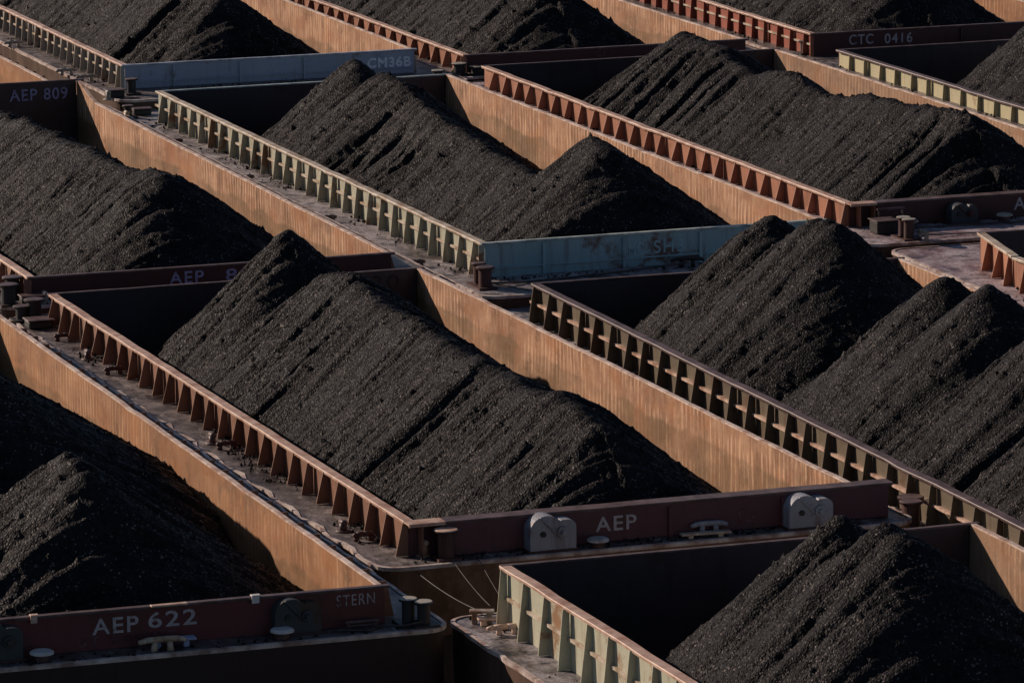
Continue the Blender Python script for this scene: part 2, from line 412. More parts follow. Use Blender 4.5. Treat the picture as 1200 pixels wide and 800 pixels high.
# ------------------------------------------------------------------ coal heap as a height field
def coal_heap(name, label, x0, x1, yc, w, floor, ridges, res, ang, seed, T=.82):
    nx = int((x1 - x0) / res); ny = int(w / res)
    xs = np.linspace(x0, x1, nx); ys = np.linspace(yc - w / 2, yc + w / 2, ny)
    X, Y = np.meshgrid(xs, ys, indexing='ij')
    jx = (np.random.RandomState(seed).rand(nx, ny) - .5) * res * .7; jy = (np.random.RandomState(seed + 1).rand(nx, ny) - .5) * res * .7
    jx[0] = jx[-1] = 0; jy[:, 0] = jy[:, -1] = 0
    X = X + jx; Y = Y + jy
    Hh = np.full(X.shape, -9.0)
    for ri, rd in enumerate(ridges):
        pts = rd['p']; rr = rd.get('r', .16); Ts = rd.get('T', T); jit = rd.get('j', .07); rl = rd.get('rill', 1.0)
        # dense crest samples
        S = []
        for a, b in zip(pts, pts[1:]):
            n = max(1, int(math.dist(a[:2], b[:2]) / .28))
            for k in range(n):
                t = k / n; S.append([a[i] + (b[i] - a[i]) * t for i in range(3)])
        S.append(list(pts[-1])); S = np.array(S)
        arc = np.concatenate([[0], np.cumsum(np.hypot(*np.diff(S[:, :2], axis=0).T))]) if len(S) > 1 else np.zeros(1)
        if len(S) > 1:
            S[:, 2] += jit * 2 * vnoise(arc * 1.1, arc * 0 + ri, seed + 5) + jit * vnoise(arc * 2.7, arc * 0, seed + 6)
            S[:, 1] += jit * 3 * vnoise(arc * .8, arc * 0 + 9, seed + 7)
        best = np.full(X.shape, -99.0); bu = np.zeros(X.shape); bd = np.zeros(X.shape)
        for k in range(len(S)):
            dx = X - S[k, 0]; dy = Y - yc - S[k, 1]
            d = np.sqrt(dx * dx + dy * dy)
            # slightly concave foot, rounded tip, left face a little steeper
            Td = Ts * (1.0 - .07 * dy / (d + .3))
            h = S[k, 2] - Td * (np.sqrt(d * d + rr * rr) - rr) + .012 * d * d
            m = h > best
            best = np.where(m, h, best)
            an = np.arctan2(dx, -np.abs(dy) - 1e-6)
            bu = np.where(m, arc[k] + np.where(dy > 0, 37.0, 0) + np.sin(an) * np.minimum(d, 3.5) * .85, bu); bd = np.where(m, d, bd)
        amp = np.clip(bd / .9, 0, 1)
        u = bu + .20 * fbm(bu * .5, bd * .35, seed + 11, 2)
        r0 = vnoise(u * .55, bd * .06, seed + 20); r1 = vnoise(u * 1.3, bd * .07, seed + 21)
        r2 = vnoise(u * 2.7, bd * .12, seed + 22); r3 = vnoise(u * 6.0, bd * .3, seed + 23)
        ch = lambda n_, p_: np.clip(1 - 2 * np.abs(n_), 0, 1) ** p_
        r4 = vnoise(u * 11, bd * .7, seed + 24)
        rill = (.20 * r0 - .11 * ch(r1, 5)) * rd.get('deep', 1.0) - .095 * ch(r2, 4) + .07 * r2 - .07 * ch(r3, 3) + .055 * r3 + .045 * r4 + .08
        rill = rill * (.75 + 1.0 * np.clip(.5 + 1.6 * fbm(X * .35, Y * .35, seed + 41, 2), 0, 1))
        # slumped tongues: rills fade in and out down the slope
        rill *= .65 + .7 * (vnoise(u * .4, bd * .5, seed + 25) + .5)
        best = best + amp * rill * rl + .05
        Hh = np.maximum(Hh, best)
    Hh = Hh + .028 * fbm(X * 2.3, Y * 2.3, seed + 31, 3) + .035 * vnoise(X * 6.0, Y * 6.0, seed + 33)
    scar = fbm(X * .55 + 3, Y * .55, seed + 35, 3); Hh = Hh - .10 * np.clip(scar - .25, 0, .4) / .4 + .05 * np.clip(vnoise(X * 2.6, Y * 2.6, seed + 36) - .28, 0, 1) * 4 * .25
    big_l = vnoise(X * 9.5, Y * 9.5, seed + 37); Hh = Hh + np.where(big_l > .42, (big_l - .42) * .5, 0)
    rs = np.random.RandomState(seed + 3)
    lump = rs.rand(nx, ny); Hh = Hh + (lump - .5) * res * .42 + np.where(lump > .985, res * .6, 0) + np.where(lump > .9975, res * 1.0, 0)
    Hh = np.maximum(Hh, floor)
    verts = np.stack([X, Y, Hh], -1).reshape(-1, 3)
    I = np.arange(nx * ny).reshape(nx, ny)
    q = np.stack([I[:-1, :-1], I[1:, :-1], I[1:, 1:], I[:-1, 1:]], -1).reshape(-1, 4)
    # leave out the bare floor
    zq = verts[q, 2].max(1); q = q[zq > floor + .01]
    # skirt down to the floor round the rim, so the heap is a closed body
    me = bpy.data.meshes.new(name)
    me.vertices.add(len(verts)); me.vertices.foreach_set('co', verts.ravel().astype(np.float32))
    me.loops.add(len(q) * 4); me.loops.foreach_set('vertex_index', q.ravel().astype(np.int32))
    me.polygons.add(len(q)); me.polygons.foreach_set('loop_start', (np.arange(len(q)) * 4).astype(np.int32))
    me.update(calc_edges=True); me.validate()
    o = link(name, me, M['coal'])
    tag(o, label, 'coal heap', 'heaps of coal in the barges')
    return o

# ------------------------------------------------------------------ a barge
def barge(key, label, k, xf, xn, dy, dz, dr, dw, ch, fd, nd, side, endm, rim, wall='wall_tan', deck='deck', s=1.0, dt=.18, db=.3,
          stringer=False, recess=0.0, wide=0.0, ribs=(), ledge=False, far_up=0.0, taper=0.0, rim_end=None, strm='edge_pale', far_mat='inner_dark', wall_seed=0, hullm='hull', bend=0.0):
    W = 8.539 + dw; y0 = PITCH * k + dy
    xm = (xf + xn) / 2
    top = Z0 + dz; zd = top - ch
    e = bpy.data.objects.new('coal_barge', None); COL.objects.link(e)
    zb = zd - 3.3
    e.location = (xm, y0 + dr * xm, zb); e.rotation_euler = (0, 0, math.atan(dr))
    tag(e, label, 'barge', 'coal barges moored side by side')
    Lf = xf - xm; Ln = xn - xm; tz = top - zb; dk = zd - zb; fl = dk - 2.7
    hw = W / 2
    # --- hull outline with worn, dented deck edge
    rs = random.Random(hash(key) % 1000 if False else sum(map(ord, key)))
    xa = Lf - fd; xb = Ln + nd; rc = .45
    pts = []
    def arc(cx, cy, a0, a1):
        for i in range(7):
            a = a0 + (a1 - a0) * i / 6; pts.append((cx + rc * math.cos(a), cy + rc * math.sin(a)))
    arc(xa + rc, -HL + rc, math.pi, 1.5 * math.pi)
    n = int((xb - xa - 2 * rc) / .45)
    for i in range(1, n): pts.append((xa + rc + (xb - xa - 2 * rc) * i / n, -HL + .05 * (rs.random() - .35) + bend * .06 * math.sin(i * 1.7)))
    arc(xb - rc, -HL + rc, -.5 * math.pi, 0)
    arc(xb - rc, HR - rc, 0, .5 * math.pi)
    for i in range(n - 1, 0, -1): pts.append((xa + rc + (xb - xa - 2 * rc) * i / n, HR - .05 * (rs.random() - .35)))
    arc(xa + rc, HR - rc, .5 * math.pi, math.pi)
    bm = bmesh.new(); rings = []
    for zz, ins in ((dk - .02, 0), (dk - .9, .02), (dk - 1.7, .04), (0, .05)):
        rings.append([bm.verts.new((px * (1 - ins / 15), py * (1 - ins / 5.3), zz)) for px, py in pts])
    for A, B in zip(rings, rings[1:]):
        for i in range(len(A)):
            j = (i + 1) % len(A); bm.faces.new((A[i], B[i], B[j], A[j]))
    bm.faces.new(rings[-1][::-1])
    bm.faces.new(rings[0]) if False else None
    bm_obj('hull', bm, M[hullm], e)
    # --- gunwale bar round the deck edge
    bm = bmesh.new(); out = []; N = len(pts)
    for zz, off in ((dk - .06, .0), (dk - .055, .03), (dk + .012, .03), (dk + .018, -.05)):
        ring = []
        for i in range(N):
            ax, ay = pts[i - 1]; bx, by = pts[(i + 1) % N]; nx_, ny_ = (by - ay), -(bx - ax); l_ = math.hypot(nx_, ny_)
            ring.append(bm.verts.new((pts[i][0] + nx_ / l_ * off, pts[i][1] + ny_ / l_ * off, zz)))
        out.append(ring)
    for A, B in zip(out, out[1:]):
        for i in range(N): j = (i + 1) % N; bm.faces.new((A[i], A[j], B[j], B[i]))
    bmesh.ops.recalc_face_normals(bm, faces=bm.faces[:])
    bm_obj('gunwale', bm, M['edge_lip'], e)
    # --- deck plate with the hopper opening
    hole = [(Lf + .03, -hw + .03 + taper), (Lf + .03, hw - .03), (Ln - .03, hw - .03), (Ln - .03, -hw + .03)] + ([(Lf + 3.2, -hw + .03)] if taper else [])
    tri = tessellate_polygon([[Vector((a, b, 0)) for a, b in pts], [Vector((a, b, 0)) for a, b in hole]])
    allp = pts + hole
    bm = bmesh.new(); vv = [bm.verts.new((a, b, dk)) for a, b in allp]
    for t in tri:
        try: bm.faces.new([vv[i] for i in t])
        except ValueError: pass
    for f in bm.faces:
        f.normal_update()
        if f.normal.z < 0: f.normal_flip()
    bm_obj('deck', bm, M[deck], e)
    # --- hopper walls, floor
    wm = M[wall]; th = .05
    lp = [(Lf, -hw), (Ln, -hw)]
    if taper: lp = [(Lf, -hw + taper), (Lf + 3.2, -hw), (Ln, -hw)]
    for a, b in zip(lp, lp[1:]):
        plate('side_wall', a, b, fl, tz - .02, tz - .02, th, (0, 1), wm, e, .012, wall_seed + 3, dx=.5)
    if far_up:
        plate('side_wall', (Lf, hw), (Lf + 1.9, hw), fl, tz + far_up - .02, tz - .02, th, (0, -1), wm, e, .008, wall_seed + 4)
        plate('side_wall', (Lf + 1.9, hw), (Ln, hw), fl, tz - .02, tz - .02, th, (0, -1), wm, e, .014, wall_seed + 1)
    else:
        plate('side_wall', (Lf, hw), (Ln, hw), fl, tz - .02, tz - .02, th, (0, -1), wm, e, .014, wall_seed + 1)
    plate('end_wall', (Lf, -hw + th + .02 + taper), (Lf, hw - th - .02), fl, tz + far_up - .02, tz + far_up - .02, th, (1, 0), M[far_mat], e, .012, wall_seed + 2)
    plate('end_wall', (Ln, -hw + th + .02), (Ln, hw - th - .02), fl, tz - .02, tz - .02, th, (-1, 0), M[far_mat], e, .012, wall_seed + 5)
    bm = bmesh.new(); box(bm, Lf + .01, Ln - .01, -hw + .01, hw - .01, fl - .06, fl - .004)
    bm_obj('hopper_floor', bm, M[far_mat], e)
    # --- coaming plates (outside faces above deck)
    sm = M[side]
    plate_out = lambda nm, a, b, nrm, m, ztop=tz - .02: plate(nm, a, b, dk + .004, ztop, ztop, .04, nrm, m, e, .006, wall_seed + 8, dx=.5)
    for a, b in zip(lp, lp[1:]):
        plate_out('coaming_plate', (a[0], a[1] - .003), (b[0], b[1] - .003), (0, -1), sm)
    plate_out('coaming_plate', (Lf, hw + .003), (Ln, hw + .003), (0, 1), sm)
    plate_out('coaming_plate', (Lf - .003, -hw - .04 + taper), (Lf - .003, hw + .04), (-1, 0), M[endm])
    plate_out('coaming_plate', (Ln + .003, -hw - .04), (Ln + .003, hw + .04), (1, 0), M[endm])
    # --- top rails
    rt = .035; rw = .13
    def rail(a, b, nrm, m, w_=rw, za=tz, zb_=tz, lip=.045):
        a = Vector((*a, 0)); b = Vector((*b, 0)); nv = Vector((*nrm, 0)).normalized()
        bm = bmesh.new(); d = (b - a)
        L = d.length; d.normalize(); n = max(1, int(L / .6)); rr = random.Random(int(L * 1000) + wall_seed)
        prev = None
        sec = [(-.055, -.018), (-.055, .016), (w_, .016), (w_ + .008, 0), (w_, -lip), (w_ - .02, -lip), (w_ - .02, -.018)]
        for i in range(n + 1):
            t = i / n; zz = za + (zb_ - za) * t; c = a + d * (L * t); q_ = 1.0 if abs(nrm[1]) > .5 else .35; wob = q_ * ((rr.random() - .5) * .016 + .006 * math.sin(t * L * .55 + L)); wz = q_ * ((rr.random() - .5) * .014 - (.016 if rr.random() > .94 else 0))
            ring = [bm.verts.new((c.x + nv.x * (o_ + wob), c.y + nv.y * (o_ + wob), zz + dz_ + wz)) for o_, dz_ in sec]
            if prev:
                for q in range(len(sec)): r_ = (q + 1) % len(sec); bm.faces.new((prev[q], prev[r_], ring[r_], ring[q]))
            else: bm.faces.new(ring[::-1])
            prev = ring
        bm.faces.new(prev)
        bmesh.ops.recalc_face_normals(bm, faces=bm.faces[:])
        return bm_obj('top_rail', bm, m, e)
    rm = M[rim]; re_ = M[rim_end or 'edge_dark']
    for a, b in zip(lp, lp[1:]): rail(a, b, (0, -1), rm)
    if far_up:
        rail((Lf, hw), (Lf + 1.9, hw), (0, 1), rm, .04, tz + far_up, tz, .03)
        rail((Lf + 1.9, hw), (Ln, hw), (0, 1), M['edge_bright'], .04, tz, tz, .03)
    else: rail((Lf, hw), (Ln, hw), (0, 1), M['edge_bright'], .04, tz, tz, .03)
    rail((Lf, -hw + taper - rw), (Lf, hw + rw), (-1, 0), re_, .05, tz + far_up + .004, tz + far_up + .004, .03)
    ew = .3 if recess else rw
    if recess:
        rail((Ln, -hw - rw), (Ln, -hw + recess), (1, 0), rm, ew, tz + .003, tz + .003)
        rail((Ln, -hw + recess + .002), (Ln, hw + rw + wide), (1, 0), re_, ew, tz + .003, tz + .003, .03)
    else: rail((Ln, -hw - rw), (Ln, hw + rw), (1, 0), re_, .07, tz + .003, tz + .003, .03)
    # --- stiffener brackets: one mesh, many parts
    hgt = tz - dk - .03
    bm = bmesh.new()
    prism(bm, [(0, 0, 0), (0, -db, 0), (0, -db, .03), (0, -dt, hgt), (0, 0, hgt)], (.022, 0, 0))
    bme = bpy.data.meshes.new('bracket'); bm.to_mesh(bme); bm.free(); bme.materials.append(sm)
    nb = int((Ln - Lf - .3) / s); x = Ln - .04 if recess else Ln - .45 * s
    for sgn in (-1, 1):
        for i in range(nb + 1):
            xx = x - i * s
            if xx < Lf + .05: break
            o = link('bracket', bme, None, e)
            yy = -hw - .045
            if taper and xx < Lf + 3.2: yy += taper * (1 - (xx - Lf) / 3.2)
            o.location = (xx, sgn * abs(yy) if sgn > 0 else yy, dk + .006)
            if sgn > 0: o.rotation_euler = (0, 0, math.pi); o.location.x += .022
            else:
                o.rotation_euler = (R(rs.uniform(-1.5, 1.5)), 0, R(rs.uniform(-5, 5) if rs.random() > .12 else rs.uniform(-16, 16)))
                o.location.x += rs.uniform(-.03, .03); o.scale = (1, rs.uniform(.9, 1.08), 1)
    if stringer:
        for a, b in zip(lp, lp[1:]):
            bm = bmesh.new(); zz = dk + hgt * .50; sd1 = max(.05, (dt + db) / 2 - .10); sd0 = .003
            prism(bm, [(a[0] - .14, a[1] - .046 - sd0, zz), (b[0] - .02, b[1] - .046 - sd0, zz), (b[0] - .02, b[1] - .046 - sd1, zz), (a[0] - .14, a[1] - .046 - sd1, zz)], (0, 0, .055))
            bm_obj('stringer', bm, M[strm], e)
    # --- end panel facing the next barge
    if recess:
        bm = bmesh.new(); box(bm, Ln + .045, Ln + .30 - .012, -hw + recess, hw + .04 + wide, dk + .006, tz - .021); bevel(bm, .012)
        bm_obj('end_panel', bm, M[endm], e)
        for xx, yy in ((Ln + .05, -hw + .12), (Ln + .05, -hw + recess - .06)):
            bm = bmesh.new(); prism(bm, [(xx, yy, dk + .006), (xx + .26, yy, dk + .006), (xx + .235, yy, dk + .006 + hgt), (xx, yy, dk + .006 + hgt)], (0, .022, 0))
            bm_obj('bracket', bm, sm, e)
        px = Ln + .30 - .012
    else:
        px = Ln + .043
        bm = bmesh.new(); box(bm, Ln + .046, Ln + .06, -hw - db * .9, -hw - .05, dk + .006, tz - .022)
        bm_obj('corner_plate', bm, sm, e)
    for yy in ribs:
        yl = yy - y0 - dr * xn
        bm = bmesh.new(); box(bm, px + .002, px + .06, yl - .035, yl + .035, dk + .008, tz - .07)
        bm_obj('rib', bm, M[endm], e)
    if ledge:
        bm = bmesh.new(); box(bm, px + .003, px + .05, -hw + .02, hw - .02, dk + hgt * .27, dk + hgt * .27 + .03)
        bm_obj('ledge', bm, M[endm], e)
    e['_x'] = 0; del e['_x']
    info = dict(e=e, y0=y0, xm=xm, zd=zd, zb=zb, W=W, top=top, dr=dr, px=px, dk=dk, hw=hw, xf=xf, xn=xn, fl=fl)
    # world -> local
    def loc(x, y, z=None):
        c, s_ = math.cos(math.atan(dr)), math.sin(math.atan(dr)); ddx = x - xm; ddy = y - (y0 + dr * xm)
        return ddx * c + ddy * s_, -ddx * s_ + ddy * c
    info['loc'] = loc
    return info

def yl(b, y): return b['loc'](b['xn'], y)[1]
def zl(b, zraw): return zraw + Z0 - b['zb']
def text(b, t, ya, yb, zraw, h, mat, bold=.012, tilt=0, name='lettering', x=None):
    lettering(t, yl(b, ya), yl(b, yb), zl(b, zraw), (b['px'] if x is None else x) + .003, h, M[mat], b['e'], name, bold, tilt=tilt)

B = {}
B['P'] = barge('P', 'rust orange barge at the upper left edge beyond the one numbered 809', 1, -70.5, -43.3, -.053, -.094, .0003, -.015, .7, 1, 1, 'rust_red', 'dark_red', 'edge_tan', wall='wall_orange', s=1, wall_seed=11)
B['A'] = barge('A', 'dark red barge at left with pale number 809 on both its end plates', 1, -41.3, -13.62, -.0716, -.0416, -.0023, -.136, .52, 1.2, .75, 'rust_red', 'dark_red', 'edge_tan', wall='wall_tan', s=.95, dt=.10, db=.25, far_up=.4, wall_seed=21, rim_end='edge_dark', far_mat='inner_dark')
B['C'] = barge('C', 'central rust red barge with two grey winches at its dull red end plate', 1, -11.62, 12.82, .029, -.0747, .0058, -.0211, .63, .95, .82, 'rust_red', 'maroon_light', 'edge_red', wall='wall_tan', s=.92, dt=.115, db=.25, recess=.56, wide=.62, ribs=(9.2, 11.37, 13.57), wall_seed=31, far_mat='inner_dark', hullm='hull_sun_tone', bend=1.0)
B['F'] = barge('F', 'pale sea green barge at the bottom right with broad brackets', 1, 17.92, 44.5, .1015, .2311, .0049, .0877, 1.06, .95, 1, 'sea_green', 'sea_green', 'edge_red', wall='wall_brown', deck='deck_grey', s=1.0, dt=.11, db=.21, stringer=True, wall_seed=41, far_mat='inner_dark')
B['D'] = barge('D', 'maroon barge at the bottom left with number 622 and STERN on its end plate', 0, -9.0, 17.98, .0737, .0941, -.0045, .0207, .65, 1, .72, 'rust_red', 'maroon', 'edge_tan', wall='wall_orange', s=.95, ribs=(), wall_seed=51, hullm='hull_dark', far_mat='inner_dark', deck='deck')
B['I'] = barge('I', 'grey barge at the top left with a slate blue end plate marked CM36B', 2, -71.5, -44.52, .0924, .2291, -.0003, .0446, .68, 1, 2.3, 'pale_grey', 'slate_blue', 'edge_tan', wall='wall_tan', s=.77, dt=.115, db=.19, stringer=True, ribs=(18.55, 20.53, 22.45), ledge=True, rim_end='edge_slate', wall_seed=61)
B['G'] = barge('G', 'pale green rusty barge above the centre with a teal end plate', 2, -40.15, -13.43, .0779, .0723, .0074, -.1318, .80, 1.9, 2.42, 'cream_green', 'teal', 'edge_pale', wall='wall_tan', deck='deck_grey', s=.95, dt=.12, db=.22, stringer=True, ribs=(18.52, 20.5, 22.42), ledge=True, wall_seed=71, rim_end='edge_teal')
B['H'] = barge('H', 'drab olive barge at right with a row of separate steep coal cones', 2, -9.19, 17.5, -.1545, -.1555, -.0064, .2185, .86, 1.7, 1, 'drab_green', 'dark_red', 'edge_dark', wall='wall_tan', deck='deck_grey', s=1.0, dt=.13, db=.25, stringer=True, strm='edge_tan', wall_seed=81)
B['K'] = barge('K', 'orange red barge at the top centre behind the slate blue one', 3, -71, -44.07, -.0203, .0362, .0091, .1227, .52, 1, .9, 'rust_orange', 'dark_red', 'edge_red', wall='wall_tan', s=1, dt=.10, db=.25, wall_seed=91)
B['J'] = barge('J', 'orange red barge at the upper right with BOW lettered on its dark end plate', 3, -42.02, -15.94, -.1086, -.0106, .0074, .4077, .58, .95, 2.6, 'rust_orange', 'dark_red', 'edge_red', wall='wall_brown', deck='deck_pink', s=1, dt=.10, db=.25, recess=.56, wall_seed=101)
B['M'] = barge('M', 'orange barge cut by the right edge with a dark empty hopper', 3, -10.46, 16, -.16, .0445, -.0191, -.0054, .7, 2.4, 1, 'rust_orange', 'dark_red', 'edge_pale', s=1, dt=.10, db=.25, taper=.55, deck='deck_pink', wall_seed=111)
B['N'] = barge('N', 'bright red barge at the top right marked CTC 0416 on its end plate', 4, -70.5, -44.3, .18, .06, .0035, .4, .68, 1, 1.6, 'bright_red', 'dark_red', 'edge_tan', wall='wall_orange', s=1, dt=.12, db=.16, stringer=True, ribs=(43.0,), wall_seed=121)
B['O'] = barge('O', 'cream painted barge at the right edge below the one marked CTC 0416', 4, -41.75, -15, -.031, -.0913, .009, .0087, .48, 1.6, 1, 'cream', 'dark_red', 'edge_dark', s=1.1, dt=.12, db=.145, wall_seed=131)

# lettering
b = B['D']
text(b, 'AEP', -.76, .03, -.16, .27, 'letter'); text(b, '622', .2, 1.03, -.13, .27, 'letter')
text(b, 'ST', -1.0, -.62, -.40, .15, 'letter_faint', .004); text(b, 'LOUIS', -.42, .66, -.40, .15, 'letter_faint', .004); text(b, 'STERN', 3.47, 4.14, -.09, .19, 'letter', -.008)
b = B['C']
text(b, 'AEP', 9.93, 10.72, -.36, .27, 'letter'); text(b, 'O', 12.7, 13.02, -.43, .27, 'letter_faint', -.01)
text(b, '730', 13.55, 14.55, -.33, .32, 'letter_ghost2', -.005, x=-11.62 - b['xm'] + .072)
b = B['A']
text(b, 'AEP', 9.59, 10.40, -.27, .28, 'letter_blue'); text(b, '809', 10.92, 11.85, -.28, .28, 'letter_blue')
text(b, 'AEP 809', 12.85, 14.5, .02, .33, 'letter_blue', x=-41.3 - b['xm'] + .075)
b = B['I']; text(b, 'CM36B', 24.36, 25.68, -.10, .30, 'letter_slate', .03)
b = B['G']; text(b, 'MC', 20.62, 21.0, -.30, .30, 'letter_ghost', .01); text(b, 'SH3', 21.25, 22.0, -.28, .30, 'letter_ghost', .01)
b = B['K']; text(b, 'ACBL', 31.03, 31.75, -.12, .22, 'letter_faint', .0); text(b, '22', 31.9, 32.28, -.12, .22, 'letter_faint', .0)
b = B['J']; text(b, 'BOW', 28.09, 28.65, -.16, .15, 'letter_faint', .02); text(b, 'AEP', 31.5, 32.3, -.25, .3, 'letter')
b = B['N']; text(b, 'CTC', 39.35, 40.13, -.18, .30, 'letter', .01); text(b, '0416', 40.5, 41.4, -.2, .30, 'letter', .01)

# deck fittings
def fit(k, fn, x, y, *a, **kw):
    b = B[k]; lx, ly = b['loc'](x, y); return fn(b['e'], lx, ly, b['dk'] + .004, *a, **kw)
fit('C', bitt, 13.32, 7.02, .5, .155, 'fitting_red', 'edge_tan'); fit('C', timberhead, 12.95, 6.72, .24, 'edge_tan')
fit('C', winch, 13.46, 9.0, 'winch_grey', .88, .66); fit('C', winch, 13.46, 14.0, 'winch_grey', .86, .62)
fit('C', vent, 13.44, 9.86, .2, 'white', .12); fit('C', slab_lid, 13.40, 11.95, 'edge_pale', .95, .16, 1.5, .06); fit('C', kevel, 13.2, 12.1, .7, 1.5, 'winch_grey')
for x, y in ((11.38, 6.10), (2.8, 6.06), (-5.36, 6.02), (-9.4, 6.0)): fit('C', kevel, x, y, .4, 1.62, 'fitting_red', .09)
for x, y in ((10.54, 5.98), (2.2, 5.95), (-7.1, 5.93)): fit('C', timberhead, x, y, .16, 'edge_dark')
fit('D', vent, 18.40, -1.72, .2, 'white', .12); fit('D', vent, 18.40, 2.4, .2, 'white', .12)
fit('D', winch, 18.28, -2.4, 'winch_dark', .8, .66, 'winch_dark'); fit('D', winch, 18.28, 2.72, 'winch_dark', .8, .62, 'winch_dark')
fit('D', kevel, 18.50, .30, .8, 1.55, 'edge_pale'); fit('D', slab_lid, 18.3, .52, 'white_blue', .8, .2, 1.52, .12)
fit('D', bitt, 18.20, 4.68, .40, .11, 'black_iron', 'pale_grey'); fit('D', bitt, 18.42, 4.88, .38, .11, 'black_iron', 'pale_grey')
fit('D', frame_stand, 18.22, 3.85, .5, .12)
def rail_tab(p, x, y, z, L=.14, mat='white', lip=True):
    bm = bmesh.new(); box(bm, x - .05, x + .07, y - L / 2, y + L / 2, z, z + .03); lip and box(bm, x + .045, x + .07, y - L / 2, y + L / 2 - .03, z - .11, z - .001); bevel(bm, .006)
    return bm_obj('rail_tab', bm, M[mat], p)
for yy, L_ in ((2.05, .16), (-1.75, .14)):
    q = B['D']['loc'](17.98, yy); rail_tab(B['D']['e'], q[0] + .07, q[1], B['D']['top'] - B['D']['zb'] + .03, L_, 'white' if yy > 0 else 'edge_tan')
q = B['D']['loc'](17.98, .55); rail_tab(B['D']['e'], q[0] + .07, q[1], B['D']['top'] - B['D']['zb'] + .005, .62, 'edge_tan', False)
fit('G', bitt, -12.5, 16.62, .48, .12, 'fitting_red'); fit('G', bitt, -12.05, 16.62, .46, .15, 'fitting_red')
fit('G', kevel, -12.9, 21.9, .8, 1.4, 'black_iron'); fit('G', timberhead, -12.5, 22.6, .2, 'black_iron')
for x, y in ((-15.3, 16.05), (-28.9, 16.0), (-35.5, 16.0), (-22.1, 16.05)): fit('G', kevel, x, y, .45, 1.62, 'edge_dark', .1)
fit('G', gearbox, -41.3, 16.7, .3, .5, .16); fit('G', bitt, -40.9, 16.2, .3, .11); fit('G', timberhead, -40.3, 16.0, .22, 'edge_pale')
for x, y in ((-54.4, 16.4), (-47.9, 16.3), (-46.4, 16.5)): fit('I', kevel, x, y, .62, 1.6, 'pale_grey', .12)
fit('I', bitt, -43.4, 17.0, .4, .13); fit('I', gearbox, -43.0, 16.4, .35, .5, .2); fit('I', timberhead, -42.6, 16.1, .2, 'pale_grey')
fit('I', bitt, -42.7, 25.9, .25, .13, 'black_iron', 'pale_grey')
fit('A', bitt, -14.0, 6.05, .46, .16); fit('A', bitt, -13.2, 5.75, .44, .16); fit('A', gearbox, -13.28, 6.3, .3, .5, .16)
fit('C', bitt, -11.95, 6.02, .44, .16); fit('C', gearbox, -11.1, 5.9, .45, .55, .17); fit('C', bitt, -12.0, 5.75, .3, .14); fit('A', timberhead, -13.2, 6.6, .2, 'pale_grey')
fit('J', bitt, -13.98, 27.85, .46, .12, 'fitting_red', 'pale_grey'); fit('J', bitt, -13.66, 27.85, .46, .12, 'fitting_red', 'pale_grey')
fit('J', kevel, -13.5, 28.15, .45, .2, 'pale_grey'); fit('J', frame_stand, -15.2, 28.05, .62, .5)
fit('J', vent, -15.1, 31.0, .2, 'pale_grey', .16); fit('J', vent, -15.2, 28.6, .17, 'pale_grey', .14); fit('J', winch, -15.2, 30.0, 'winch_dark', .7, .5, 'dark_red')
fit('J', gearbox, -14.8, 27.7, .5, .55, .3)
fit('H', bitt, 12.6, 16.35, .5, .17, 'fitting_red'); fit('H', bitt, 12.95, 16.2, .5, .15, 'fitting_red'); fit('H', timberhead, 12.2, 16.2, .2, 'edge_pale')
fit('F', slab_lid, 17.6, 6.2, 'pale_grey', .42, .2, 1.2, .2); fit('F', slab_lid, 17.78, 6.32, 'edge_tan', .5, .16, 1.4, .1); fit('F', kevel, 18.45, 6.35, .7, 1.5, 'edge_tan', .1)
fit('K', bitt, -43.72, 26.9, .3, .16, 'black_iron', 'pale_grey'); fit('K', bitt, -43.6, 27.4, .2, .16, 'black_iron', 'pale_grey')
fit('N', bitt, -44.9, 38.2, .35, .13); fit('N', kevel, -44.8, 39.4, .6, 1.4, 'pale_grey')

# ------------------------------------------------------------------ coal
def heap(k, label, ridges, res, seed, T=.82):
    b = B[k]; y0 = b['y0'] + b['dr'] * b['xm']; w = b['W'] - .14 - (abs(b['dr']) * 26)
    rr = []
    for r in ridges:
        r = dict(r); r['p'] = [(x, y, z + Z0) for x, y, z in r['p']]; rr.append(r)
    return coal_heap('coal_heap', label, b['xf'] + .1, b['xn'] - .12, y0, w, b['zb'] + b['fl'] + .01, rr, res, 0, seed, T)

heap('C', 'long black coal ridge filling the central barge with the grey winches',
     [dict(p=[(-8.2, .05, 1.58)], T=.98, r=.14), dict(p=[(-5.4, .1, 1.12), (-4.2, .1, 1.22), (-1.6, .1, 1.1), (.4, .1, 1.08), (3.2, .1, .98), (6, .1, 1.0), (8.3, .2, .98), (10.2, .3, .9)])], .05, 100)
heap('A', 'coal ridge in the left barge numbered 809, lit on its left slope',
     [dict(p=[(-37, 0, .6), (-33.3, 0, .74), (-30, 0, .9), (-24.7, 0, 1.06), (-21.2, 0, 1.1), (-19.4, 0, 1.28), (-18.0, 0, 1.38)])], .06, 200)
heap('D', 'coal heap behind the maroon plate with number 622, mostly in shade',
     [dict(p=[(2, -.1, 2.0), (6.4, -.1, 2.05)], T=.74, deep=.5), dict(p=[(12.3, .35, 1.58), (12.7, .4, 1.5)], T=.78, r=.14, deep=.5), dict(p=[(13.9, .2, 1.5)], T=.82, r=.14, deep=.4)], .05, 300)
heap('F', 'coal cone with twin tips in the sea green barge at the bottom right',
     [dict(p=[(22.1, -.05, 1.56)], T=.93, r=.16, deep=.25), dict(p=[(23.75, .0, 1.78), (24.3, .1, 1.72)], T=.9, r=.2, deep=.25), dict(p=[(34, 0, 1.2), (39, 0, 1.2)])], .05, 400)
